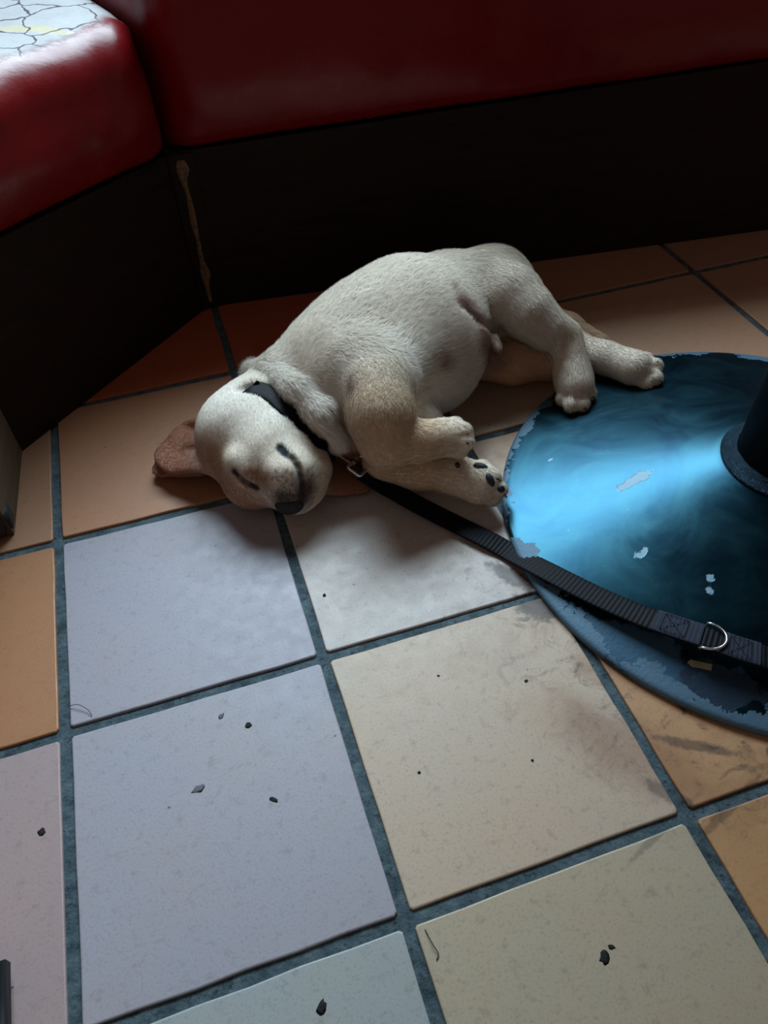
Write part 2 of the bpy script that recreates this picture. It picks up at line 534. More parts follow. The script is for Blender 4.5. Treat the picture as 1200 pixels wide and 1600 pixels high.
def sweep(name, i, prof, mat, parent, nseg=2, disp=None, zfun=None, gap=0.0, smooth=True):
    """profile (depth behind front, height) swept along section i between its mitred ends"""
    V, F = [], []
    m = len(prof)
    L = np.linalg.norm(fronts[i + 1] - fronts[i])
    for k in range(nseg + 1):
        t = k / nseg
        t2 = gap / L + t * (1 - 2 * gap / L)
        for (d, z) in prof:
            a, b = corner_pt(i, d), corner_pt(i + 1, d)
            p = a + (b - a) * t2
            zz = z + (zfun(t2, z) if zfun else 0.0)
            q_ = np.array([p[0], p[1], zz])
            if disp: q_ = q_ + disp(q_, t2 * L, L, d, z, i)
            V.append(q_)
    for k in range(nseg):
        for j in range(m):
            l = (j + 1) % m
            F.append((k * m + j, k * m + l, (k + 1) * m + l, (k + 1) * m + j))
    F.append(tuple(range(m))[::-1]); F.append(tuple(nseg * m + j for j in range(m)))
    bm = bmesh.new()
    vs = [bm.verts.new(tuple(v)) for v in V]
    for f in F: bm.faces.new([vs[x] for x in f])
    return bm_obj(name, bm, mat, parent, smooth)

CZ0, CZ1 = .955 * PITCH, 1.58 * PITCH
SEAT_Z = [1.58 * PITCH, 1.58 * PITCH, 1.80 * PITCH]
def cushion_profile(i):
    pr = []
    CZ1 = SEAT_Z[i]
    # underside -> front face -> rolled edge -> top -> back
    pr += [(.46, CZ0), (.02, CZ0 + .001), (.004, CZ0 + .003), (-.004, CZ0 + .010)]
    for t in np.linspace(.08, 1, 10)[:-1]:
        pr.append((-.006 - .007 * math.sin(math.pi * t), CZ0 + .010 + t * (CZ1 - .055 - CZ0 - .010)))
    R = .048
    for a in np.linspace(0, math.pi / 2, 10):
        pr.append((-.006 + R - R * math.cos(a), CZ1 - R + R * math.sin(a)))
    for d in np.linspace(.07, .46, 8):
        pr.append((d, CZ1 + .012 * math.sin(math.pi * min(1, d / .46))))
    return pr
def puff(q_, s, L, d, z, i):
    if z <= CZ0 + .002: return np.zeros(3)
    CZ1 = SEAT_Z[i]
    n = np.array([-normals[i][0], -normals[i][1], 0.0])
    up = np.array([0, 0, 1.0])
    w = mnoise.noise(Vector((q_[0] * 9, q_[1] * 9, q_[2] * 9))) * .0035 + mnoise.noise(Vector((q_[0] * 26, q_[1] * 26, q_[2] * 18))) * .0012
    e = min(s, L - s)
    pinch = -.022 * math.exp(-(e / .016) ** 1.2) + .004 * math.exp(-((e - .05) / .03) ** 2)
    # folds that fan out from the seam where the hide is tacked under the seat
    fold = 0.0
    if e < .22:
        fold = .0045 * math.sin(e * 62 + (z - CZ0) * 55) * math.exp(-e / .07) * math.exp(-((z - CZ0 - .02) / .03) ** 2)
        fold += .003 * math.sin(e * 75 - (CZ1 - z) * 70) * math.exp(-e / .06) * math.exp(-((CZ1 - .05 - z) / .04) ** 2)
    top = max(0.0, min(1.0, (d + .006) / .05)) if z > CZ1 - .06 else 0.0
    return (w + pinch + fold) * (n * (1 - .8 * top) + up * top * .9)
def zshift(i):
    def f(t, z):
        CZ1 = SEAT_Z[i]
        k = max(0.0, min(1.0, (CZ1 - z) / (CZ1 - CZ0)))
        amt = {0: .016, 1: .016 * (1 - t), 2: .034 * min(1, t * 2.3)}[i]
        return amt * k
    return f
BENCH = [('red vinyl banquette section with side panel painted in a lit brown at far left edge', MT['vinyl'], MT['panel_lit']),
         ('angled red vinyl banquette section with peeling cracked top painted pale as glare, left of corner', MT['vinyl_worn_glare'], MT['panel']),
         ('long dark red vinyl banquette section running behind the sleeping puppy', MT['vinyl'], MT['panel'])]
for i, (lab, cm, pm) in enumerate(BENCH):
    b0 = corner_pt(i, .2)
    root = empty('banquette', (float((fronts[i][0] + fronts[i + 1][0]) / 2), float((fronts[i][1] + fronts[i + 1][1]) / 2), 0))
    tag(root, lab, 'bench', 'banquette sections round the corner')
    L = np.linalg.norm(fronts[i + 1] - fronts[i])
    ns = max(24, int(L / .008))
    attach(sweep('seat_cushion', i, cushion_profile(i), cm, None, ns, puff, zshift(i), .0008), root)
    base_prof = [(0, 0), (.45, 0), (.45, CZ0 + .0), (.0, CZ0 + .0)]
    kz = zshift(i)
    attach(sweep('base_panel', i, base_prof, pm, None, 12, None, lambda t, z, kz=kz: (kz(t, CZ0) - .001 if z > .1 else .0005), .0004, False), root)
    bp = [(.47, CZ1 - .03), (.55, CZ1 - .03), (.60, .84)] + [(.545 + .035 * math.cos(a), .84 + .035 * math.sin(a)) for a in np.linspace(.3, math.pi - .2, 7)] + [(.455, .5)]
    attach(sweep('backrest', i, bp, MT['vinyl'], None, 12, None, None, .001), root)
    if i == 0:
        # scuffed black foot at the bottom of the side panel's free end
        a = fronts[0]
        bm = bmesh.new()
        bmesh.ops.create_cube(bm, size=1)
        for v in bm.verts:
            v.co = Vector((a[0] - .028 + v.co.x * .062, a[1] + .012 + v.co.y * .042, .022 + v.co.z * .042))
        bmesh.ops.bevel(bm, geom=list(bm.edges), offset=.010, segments=3, affect='EDGES')
        for v in bm.verts:
            v.co += Vector((1, 1, .3)) * .0014 * mnoise.noise(v.co * 90)
        o = bm_obj('foot', bm, MT['black'], None, True)
        attach(o, root)
        o['label'] = 'scuffed black rounded foot'
    if i == 2:
        # chipped strip that covers the joint of the two base panels, its veneer broken away
        d2 = (fronts[3] - fronts[2]) / np.linalg.norm(fronts[3] - fronts[2])
        inn = -(normals[1] + normals[2]); inn /= np.linalg.norm(inn)
        c0 = np.array([*CORNER, 0.0])
        bm = bmesh.new()
        w0 = np.array([*(CORNER + inn * .0015), 0])
        lf = np.array([*(-(fronts[2] - fronts[1]) / np.linalg.norm(fronts[2] - fronts[1]) * -1), 0]) * -1
        rt_ = np.array([*d2, 0])
        inn3 = np.array([*inn, 0])
        zz = np.linspace(.001, CZ0 - .003, 26)
        rows = []
        for z in zz:
            a_ = w0 + lf * .012 + inn3 * .001
            m_ = w0 + inn3 * .004
            b_ = w0 + rt_ * .026 + inn3 * .001
            rows.append([bm.verts.new(tuple(x + np.array([0, 0, z]))) for x in (c0 - inn3 * .004, a_, m_, b_)])
        for r0, r1 in zip(rows[:-1], rows[1:]):
            for k in range(4):
                l = (k + 1) % 4
                bm.faces.new((r0[k], r0[l], r1[l], r1[k]))
        bm.faces.new(rows[0]); bm.faces.new(rows[-1])
        attach(bm_obj('corner_strip', bm, MT['panel'], None), root)
        V, F = [], []
        n = 46
        for k in range(n):
            t = k / (n - 1)
            z = .012 + t * (CZ0 - .022)
            wdt = .0026 + .0045 * abs(mnoise.noise(Vector((3.1, z * 17, 0)))) + .006 * math.exp(-((t - .94) / .05) ** 2) + .005 * math.exp(-((t - .22) / .06) ** 2)
            off = .004 + .003 * mnoise.noise(Vector((0, z * 22, 5))) + .0035 * t
            for sgn, dep in ((-.5, .0028), (-.25, .0046), (.25, .0046), (.5, .0028)):
                V.append(w0 + inn3 * (dep + .001) + rt_ * (off + sgn * wdt * 2) + np.array([0, 0, z]))
        for k in range(n - 1):
            for m_ in range(3):
                F.append((k * 4 + m_, k * 4 + m_ + 1, k * 4 + m_ + 5, k * 4 + m_ + 4))
        o = mesh_obj('broken_veneer', V, F, MT['bare'], None)
        so = o.modifiers.new('thick', 'SOLIDIFY'); so.thickness = .002
        attach(o, root)
        o['label'] = 'pale ragged edge of broken veneer'

# ------------------------------------------------------------------ pedestal table
table = empty('pedestal_table', (float(CTR[0]), float(CTR[1]), 0))
tag(table, 'round pedestal table with worn blue-black metal cone foot and black pole', 'table')
prof = [(DISC_R - .004, .0), (DISC_R - .0005, .0004), (DISC_R, .0016), (DISC_R, RIM_Z - .0022), (DISC_R - .0012, RIM_Z - .0004), (DISC_R - .004, disc_z(DISC_R - .004))]
for r in np.linspace(DISC_R - .01, COLLAR_R, 26):
    prof.append((r, disc_z(r)))
base = lathe('base_plate', prof, MT['steel'], None, 200, (CTR[0], CTR[1], 0))
attach(base, table)
z = COLLAR_Z
cprof = [(COLLAR_R + .001, z - .004), (COLLAR_R + .0025, z + .0005), (COLLAR_R + .0012, z + .003), (COLLAR_R - .003, z + .0035), (COLLAR_R - .0055, z + .0028),
         (COLLAR_R - .0085, z + .0052), (COLLAR_R - .0105, z + .0105), (COLLAR_R - .0125, z + .011), (COLLAR_R - .0135, z + .006)]
col_o = lathe('weld_collar', cprof, MT['weld'], None, 96, (CTR[0], CTR[1], 0), True, False)
for v in col_o.data.vertices:
    v.co += Vector((0, 0, 1)) * .0008 * mnoise.noise(v.co * 130)
attach(col_o, table)
attach(lathe('pole', [(.0492, z - .004), (.0492, .70), (.0485, .703)], MT['pole'], None, 72, (CTR[0], CTR[1], 0)), table)
attach(lathe('mounting_plate', [(.12, .703), (.12, .709)], MT['pole'], None, 48, (CTR[0], CTR[1], 0)), table)
attach(lathe('table_top', [(.49, .709), (.50, .714), (.50, .734), (.495, .738)], MT['table'], None, 96, (CTR[0], CTR[1], 0), False), table)  # unseen top, its radius widened to shade the floor below
MARK_AFTER_TABLE = True

# ------------------------------------------------------------------ sleeping puppy
# The body is one surface: rounded limbs (two joints, two radii) melted into each other, then skinned.
FUR = dict(mid=(.765, .65, .53), tan_bounce=(.74, .48, .30), cream=(.80, .73, .64), white=(.86, .81, .75), tan=(.72, .555, .40), ear=(.33, .145, .09), pink=(.47, .30, .25),
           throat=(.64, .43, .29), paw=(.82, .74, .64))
prims = []
def limb(nodes, col, k=.014, hair=.006, flat=None, lie=None):
    """nodes: (u, v, z, r) joints from the body outwards"""
    pts = [(P(u, v, z_), r) for (u, v, z_, r) in nodes]
    if len(pts) == 1: pts = [pts[0], (pts[0][0] + np.array([1e-4, 0, 0]), pts[0][1])]
    for (a, ra), (b, rb) in zip(pts[:-1], pts[1:]):
        prims.append(dict(a=a, b=b, ra=ra, rb=rb, k=k, col=np.array(FUR[col]), hair=hair, flat=flat, lie=lie))

# trunk, from the neck to the rump
limb([(462, 606, .064, .050), (530, 575, .080, .074), (582, 545, .086, .084), (640, 525, .086, .096), (700, 488, .078, .074), (770, 458, .072, .060)], 'cream', .02, .010)
limb([(600, 590, .092, .056), (654, 552, .082, .071)], 'white', .03, .015)
limb([(520, 628, .066, .048), (556, 662, .050, .046)], 'throat', .03, .009)  # throat fur, warmed by floor bounce painted into the tone
# neck and head; nose last
HEADLIE = P(415, 600, .075) - P(455, 770, .05); HEADLIE = HEADLIE / np.linalg.norm(HEADLIE)
limb([(462, 606, .064, .050), (415, 645, .060, .050)], 'cream', .02, .007, None, HEADLIE)
limb([(384, 676, .056, .0565), (432, 690, .058, .047)], 'white', .02, .0045, None, HEADLIE)
limb([(384, 690, .050, .052), (398, 742, .038, .040)], 'cream', .02, .004, None, HEADLIE)
limb([(420, 716, .056, .040), (452, 742, .048, .034), (462, 764, .036, .028)], 'paw', .018, .004, None, HEADLIE)
limb([(468, 700, .056, .032), (486, 734, .044, .022), (486, 762, .030, .016)], 'paw', .010, .004, None, HEADLIE)
limb([(440, 742, .064, .020), (450, 756, .054, .019)], 'paw', .008, .004, None, HEADLIE)            # whisker pad
limb([(372, 722, .072, .014), (384, 738, .066, .012)], 'cream', .012, .004, None, HEADLIE)       # brow over the closed eye
# roll of loose skin in front of the collar
limb([(398, 585, .070, .015), (422, 586, .096, .018), (460, 614, .108, .018), (496, 648, .096, .017), (526, 688, .070, .012)], 'white', .007, .014)
# ears, lying flat on the tiles
limb([(338, 704, .034, .046), (296, 712, .018, .042), (256, 734, .010, .015)], 'ear', .008, .0025, ((0.20, 0.06, 1.0), 4.5))
limb([(326, 676, .036, .030), (300, 684, .022, .026), (270, 714, .012, .020)], 'ear', .008, .0025, ((0.20, 0.06, 1.0), 4.5))
limb([(318, 662, .034, .010), (296, 664, .026, .007)], 'ear', .006, .003)
limb([(500, 738, .016, .036), (536, 748, .010, .028), (562, 758, .0075, .015)], 'ear', .006, .0025, ((0, 0, 1.0), 3.6))
# near foreleg
limb([(562, 584, .108, .042), (592, 606, .118, .036)], 'cream', .03, .009)
limb([(590, 618, .120, .032), (594, 640, .116, .0305)], 'mid', .020, .007)
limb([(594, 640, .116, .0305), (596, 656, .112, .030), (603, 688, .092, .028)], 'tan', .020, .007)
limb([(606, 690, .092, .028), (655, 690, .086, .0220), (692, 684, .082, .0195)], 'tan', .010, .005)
limb([(692, 684, .082, .0195), (706, 684, .080, .0200)], 'paw', .010, .005)
for (u, v, z_, r) in ((710, 665, .088, .0098), (723, 674, .090, .0104), (726, 690, .082, .0106), (716, 704, .071, .0098)):
    limb([(700, 686, .077, .010), (u, v, z_, r)], 'paw', .0035, .005)
# far foreleg, underneath
limb([(630, 630, .070, .034), (655, 655, .056, .025), (672, 672, .046, .020)], 'white', .010, .006)
limb([(600, 722, .034, .026), (650, 732, .032, .0235), (712, 743, .032, .0205)], 'tan', .010, .005)
limb([(712, 743, .032, .021), (748, 755, .031, .0245)], 'paw', .010, .005)
for (u, v, z_, r) in ((752, 732, .041, .0100), (768, 746, .040, .0108), (778, 764, .030, .0108), (768, 778, .018, .0100)):
    limb([(742, 753, .031, .012), (u, v, z_, r)], 'paw', .0035, .005)
# upper hind leg
limb([(756, 436, .118, .036), (798, 464, .114, .0365), (825, 490, .104, .0315), (852, 514, .090, .0250), (880, 528, .076, .0195)], 'cream', .014, .008)
limb([(772, 440, .10, .045), (806, 462, .095, .036)], 'cream', .02, .008)
limb([(880, 528, .076, .0195), (889, 562, .058, .0190), (896, 594, .042, .0205), (899, 606, .038, .0205)], 'paw', .018, .005)
for (u, v, z_, r) in ((880, 622, .030, .0098), (892, 632, .030, .0105), (909, 630, .030, .0105), (920, 614, .031, .0098)):
    limb([(897, 604, .038, .012), (u, v, z_, r)], 'paw', .0035, .005)
# lower hind leg
limb([(742, 552, .046, .034), (800, 566, .032, .0285), (862, 566, .030, .0225), (896, 540, .034, .0195)], 'tan_bounce', .012, .005)  # tan fur with warm floor bounce put into its colour
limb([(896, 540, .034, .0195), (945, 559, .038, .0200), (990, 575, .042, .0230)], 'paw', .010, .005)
for (u, v, z_, r) in ((1008, 562, .046, .0098), (1022, 572, .045, .0105), (1022, 590, .038, .0105), (1008, 598, .034, .0098)):
    limb([(988, 577, .041, .012), (u, v, z_, r)], 'paw', .0035, .005)
# tail tucked behind the legs
limb([(820, 462, .040, .024), (848, 488, .034, .017), (890, 508, .028, .0135), (940, 532, .024, .008)], 'tan', .012, .008)
# groin and sheath
limb([(732, 500, .070, .030), (750, 532, .054, .028)], 'pink', .015, .003)
limb([(766, 520, .090, .009), (777, 545, .082, .0065)], 'white', .005, .006)

def body_field(h=.0022):
    lo_ = np.min([np.minimum(p['a'], p['b']) - max(p['ra'], p['rb']) for p in prims], 0) - .012
    hi = np.max([np.maximum(p['a'], p['b']) + max(p['ra'], p['rb']) for p in prims], 0) + .012
    lo_[2] = -.006
    ax = [np.arange(lo_[k], hi[k], h, dtype=np.float32) for k in range(3)]
    D = np.full([len(a) for a in ax], .05, np.float32)
    def seg_dist(p, sl):
        X, Y, Z = np.meshgrid(ax[0][sl[0]], ax[1][sl[1]], ax[2][sl[2]], indexing='ij', sparse=True)
        a, b = p['a'], p['b']
        dx, dy, dz = X - a[0], Y - a[1], Z - a[2]
        ex, ey, ez = b - a
        if p.get('flat'):
            n, f = p['flat']; n = np.array(n) / np.linalg.norm(n)
            # stretch space along n so that the limb comes out f times thinner that way
            t = np.clip((dx * ex + dy * ey + dz * ez) / (ex * ex + ey * ey + ez * ez), 0, 1)
            rx, ry, rz = dx - t * ex, dy - t * ey, dz - t * ez
            s = rx * n[0] + ry * n[1] + rz * n[2]
            d2 = rx * rx + ry * ry + rz * rz + (f * f - 1) * s * s
            g = np.sqrt(rx * rx + ry * ry + rz * rz + (f ** 4 - 1) * s * s) + 1e-6
            d = np.sqrt(d2)
            return (d - (p['ra'] + t * (p['rb'] - p['ra']))) * d / g
        t = np.clip((dx * ex + dy * ey + dz * ez) / (ex * ex + ey * ey + ez * ez), 0, 1)
        return np.sqrt((dx - t * ex) ** 2 + (dy - t * ey) ** 2 + (dz - t * ez) ** 2) - (p['ra'] + t * (p['rb'] - p['ra']))
    def box(a, b, r):
        m0 = np.minimum(a, b) - r; m1 = np.maximum(a, b) + r
        return tuple(slice(max(0, int((m0[k] - lo_[k]) / h)), max(0, int((m1[k] - lo_[k]) / h) + 2)) for k in range(3))
    for p in prims:
        k = p['k']
        sl = box(p['a'], p['b'], max(p['ra'], p['rb']) + k + .012)
        d = seg_dist(p, sl)
        o = D[sl]
        hh = np.clip(.5 + .5 * (o - d) / k, 0, 1)
        D[sl] = o + (d - o) * hh - k * hh * (1 - hh)
    # it rests on the tiles and on the foot of the table
    X, Y, Z = np.meshgrid(*ax, indexing='ij', sparse=True)
    rr = np.sqrt((X - CTR[0]) ** 2 + (Y - CTR[1]) ** 2)
    t = np.clip((DISC_R - rr) / (DISC_R - COLLAR_R), 0, 1)
    g = np.where(rr < DISC_R, RIM_Z + (COLLAR_Z - RIM_Z) * (.8 * t + .2 * t ** 2.2), 0)
    D = np.maximum(D, (g + .0008 - Z)).astype(np.float32)
    return D, ax, lo_, h, seg_dist, box

def skin(D, lo_, h):
    # surface nets
    S = D < 0
    c = np.zeros([n - 1 for n in D.shape], np.uint8)
    for i in (0, 1):
        for j in (0, 1):
            for k in (0, 1):
                c += S[i:i + c.shape[0], j:j + c.shape[1], k:k + c.shape[2]]
    act = np.argwhere((c > 0) & (c < 8))
    idx = np.full(c.shape, -1, np.int32)
    idx[tuple(act.T)] = np.arange(len(act))
    acc = np.zeros((len(act), 3)); cnt = np.zeros(len(act))
    cor = [(i, j, k) for i in (0, 1) for j in (0, 1) for k in (0, 1)]
    for a in cor:
        for ax_ in range(3):
            if a[ax_]: continue
            b = list(a); b[ax_] = 1
            va = D[tuple((act + a).T)]; vb = D[tuple((act + b).T)]
            m = (va < 0) != (vb < 0)
            tt = va[m] / (va[m] - vb[m])
            pt = np.tile(np.array(a, float), (m.sum(), 1)); pt[:, ax_] += tt
            acc[m] += pt; cnt[m] += 1
    V = lo_ + h * (act + acc / cnt[:, None])
    F = []
    for ax_ in range(3):
        o1, o2 = [(1, 2), (2, 0), (0, 1)][ax_]
        sa = [slice(0, -1)] * 3
        A = S[tuple(slice(0, -1) if q_ == ax_ else slice(None) for q_ in range(3))]
        B = S[tuple(slice(1, None) if q_ == ax_ else slice(None) for q_ in range(3))]
        e = np.argwhere(A != B)
        e = e[(e[:, o1] > 0) & (e[:, o2] > 0) & (e[:, o1] < D.shape[o1] - 1) & (e[:, o2] < D.shape[o2] - 1)]
        d1 = np.zeros(3, int); d1[o1] = 1
        d2 = np.zeros(3, int); d2[o2] = 1
        q4 = np.stack([idx[tuple((e - d1 - d2).T)], idx[tuple((e - d2).T)], idx[tuple(e.T)], idx[tuple((e - d1).T)]], 1)
        ins = A[tuple(e.T)]
        q4[~ins] = q4[~ins][:, ::-1]
        F.append(q4)
    F = np.vstack(F)
    F = F[(F >= 0).all(1)]
    # relax the voxel steps
    E_ = np.vstack([F[:, [0, 1]], F[:, [1, 2]], F[:, [2, 3]], F[:, [3, 0]]])
    for it in range(3):
        s = np.zeros_like(V); n_ = np.zeros(len(V))
        for k in range(3):
            s[:, k] = np.bincount(E_[:, 0], V[E_[:, 1], k], len(V)) + np.bincount(E_[:, 1], V[E_[:, 0], k], len(V))
        n_ = np.bincount(E_[:, 0], minlength=len(V)) + np.bincount(E_[:, 1], minlength=len(V))
        V = V + .5 * (s / n_[:, None] - V)
    return V, F

FIELD, AX, FLO, FH, seg_dist, fbox = body_field()
def hit(u, v, up=0.0):
    """where the line of sight through (u, v) meets the coat, pushed out by up"""
    d = (u - 600.0) / FPX * RT - (v - 800.0) / FPX * UP + FW
    d = d / np.linalg.norm(d)
    ts = np.arange(.5, 1.7, .0006)
    q_ = CAM + ts[:, None] * d
    ii = np.round((q_ - FLO) / FH).astype(int)
    ok = ((ii >= 0) & (ii < np.array(FIELD.shape))).all(1)
    val = np.ones(len(ts)); val[ok] = FIELD[tuple(ii[ok].T)]
    w = np.nonzero(val < 0)[0]
    if len(w) == 0:
        return P(u, v, .002)
    return q_[w[0]] - d * up

# furrows: closed eye, lips, collar bed, fold of the thigh, armpit
EYE = [(366, 737), (374, 747), (386, 756), (401, 762)]
LIPS = [(438, 700), (447, 710), (458, 717), (466, 731), (471, 748), (474, 768), (470, 784)]
BED = [(376, 606), (392, 606), (414, 611), (432, 621), (450, 637), (474, 662), (500, 690), (520, 706)]
THIGH = [(709, 452), (720, 474), (744, 497), (785, 521), (830, 544), (860, 562)]
BED_SINK = [0, 0, 0, .002, .010, .012, .006]
PAWS = [(622, 724), (660, 721), (696, 713), (722, 704)]
EYE3, LIPS3, BED3, THIGH3, PAWS3 = ([hit(*q_) for q_ in l] for l in (EYE, LIPS, BED, THIGH, PAWS))
FURROWS = [(EYE3, .0036, .003), (LIPS3, .0026, .004), (BED3, .0075, .006), (THIGH3, .0060, .008), (PAWS3, .0040, .004)]
TOES = [[(884, 616), (886, 634)], [(898, 620), (901, 638)], [(910, 616), (917, 630)],
        [(1010, 570), (1028, 572)], [(1010, 582), (1030, 586)], [(710, 671), (728, 668)], [(714, 682), (732, 682)], [(710, 696), (728, 700)]]
for t_ in TOES:
    FURROWS.append(([hit(*q_) for q_ in t_], .0018, .003))
for (pl, r, k) in FURROWS:
    for i_, (a, b) in enumerate(zip(pl[:-1], pl[1:])):
        f_ = [1.0 if pl is BED3 else math.sin(math.pi * min(1, max(0, (.12 + .8 * (i_ + e_) / (len(pl) - 1))))) ** .6 for e_ in (0, 1)]
        sl = fbox(a, b, r + k + .004)
        d = -seg_dist(dict(a=a, b=b + 1e-5, ra=r * f_[0], rb=r * f_[1]), sl)
        o = FIELD[sl]
        hh = np.clip(.5 - .5 * (o - d) / k, 0, 1)
        FIELD[sl] = o + (d - o) * hh + k * hh * (1 - hh)
BV, BF = skin(FIELD, FLO, FH)

def nearest_fields(V):
    """fur colour, hair length, lie and lift at points V, blended from the limbs around them"""
    W = np.zeros(len(V)); C = np.zeros((len(V), 3)); H = np.zeros(len(V)); T = np.zeros((len(V), 3))
    for p in prims:
        e = p['b'] - p['a']; L2 = e.dot(e)
        t = np.clip(((V - p['a']) @ e) / L2, 0, 1)
        d = np.linalg.norm(V - p['a'] - t[:, None] * e, axis=1) - (p['ra'] + t * (p['rb'] - p['ra']))
        if p['flat']:
            n, f = p['flat']; n = np.array(n) / np.linalg.norm(n)
            d = np.maximum(d, 0) * 1.0 + .0
        w = np.exp(-np.maximum(d, -.004) / .0055)
        W += w; C += w[:, None] * p['col']; H += w * p['hair']; T += (w / math.sqrt(L2 + 1e-9))[:, None] * e if p['lie'] is None else w[:, None] * p['lie']
    C /= W[:, None]; H /= W
    return C, H, T

def curve_dist(V, nodes):
    pts = np.array(nodes)
    if len(pts) == 1: pts = np.vstack([pts, pts + 1e-4])
    d = np.full(len(V), 9.0)
    for a, b in zip(pts[:-1], pts[1:]):
        e = b - a
        t = np.clip(((V - a) @ e) / e.dot(e), 0, 1)
        d = np.minimum(d, np.linalg.norm(V - a - t[:, None] * e, axis=1))
    return d

VC, VH, VT = nearest_fields(BV)
def stain(nodes, col, r, soft):
    d = curve_dist(BV, nodes)
    w = np.clip(1 - (d - r) / soft, 0, 1)[:, None]
    VC[:] = VC * (1 - w) + np.array(col) * w
    return w[:, 0]
dark = (.035, .028, .026)
naked = np.zeros(len(BV))
H_ = lambda *l: [hit(*q_) for q_ in l]
stain(H_((474, 764), (468, 780), (446, 780)), (.13, .10, .085), .007, .016)          # dusky skin round the lips
stain(H_((395, 742), (412, 748)), (.44, .29, .20), .005, .016)
stain(H_((684, 566), (690, 569)), (.56, .44, .35), .003, .012)
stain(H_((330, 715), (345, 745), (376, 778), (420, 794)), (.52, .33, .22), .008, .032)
stain(H_((546, 592), (549, 610)), (.45, .33, .28), .002, .008)
stain(H_((718, 474), (736, 497), (757, 522)), (.58, .44, .40), .004, .016)
stain(H_((754, 535), (772, 560)), (.46, .28, .21), .008, .022)
for (u, v) in ((432, 738), (440, 746), (448, 752), (436, 752), (446, 738), (454, 742), (444, 762), (456, 758), (482, 736), (488, 744), (484, 752)):
    stain([hit(u, v)], (.16, .13, .12), .0006, .0016)                     # whisker roots
naked = np.maximum(naked, stain(EYE3, (.03, .02, .018), .0026, .0034))
naked = np.maximum(naked, stain(LIPS3, dark, .0022, .004))
naked = np.maximum(naked, stain([hit(438, 702), hit(444, 708)], (.02, .025, .035), .004, .003))

body_me = bpy.data.meshes.new('body')
body_me.from_pydata(BV.tolist(), [], BF.tolist())
body_me.polygons.foreach_set('use_smooth', [True] * len(body_me.polygons))
ca = body_me.color_attributes.new('fur_colour', 'FLOAT_COLOR', 'POINT')
ca.data.foreach_set('color', np.c_[VC, np.ones(len(VC))].astype(np.float32).ravel())
body_me.update()

def fur_material(name, hairs):
    M = Mat(name)
    at = M.n('ShaderNodeAttribute'); at.attribute_name = 'fur_colour'
    c = M.mix(M.ramp(M.noise(130, 4, .7), [(.3, 0.0), (.7, .35)]), at.outputs['Color'], (.86, .80, .74), 'MULTIPLY')
    M.l(c, M.b.inputs['Base Color'])
    M.setp(Roughness=.75, Specular_IOR_Level=.18)
    M.b.inputs['Sheen Weight'].default_value = .0 if hairs else .1
    if not hairs:
        M.b.inputs['Subsurface Weight'].default_value = .0
        M.bump(M.noise(260, 4, .7), .35, .002)
    if hairs:
        tr = M.n('ShaderNodeBsdfTranslucent'); M.l(c, tr.inputs['Color'])
        mx = M.n('ShaderNodeMixShader'); mx.inputs[0].default_value = .38
        M.l(M.b.outputs[0], mx.inputs[1]); M.l(tr.outputs[0], mx.inputs[2])
        M.l(mx.outputs[0], M.nt.nodes['Material Output'].inputs['Surface'])
    return M.m
MT['skin'] = fur_material('puppy_coat', False)
MT['fur'] = fur_material('puppy_fur', True)
body_me.materials.append(MT['skin'])

puppy = empty('puppy', tuple(P(600, 560, 0)))
tag(puppy, 'cream Labrador-type puppy asleep on its side on the tiles, legs on table foot', 'dog')
body = link(bpy.data.objects.new('body', body_me)); attach(body, puppy)

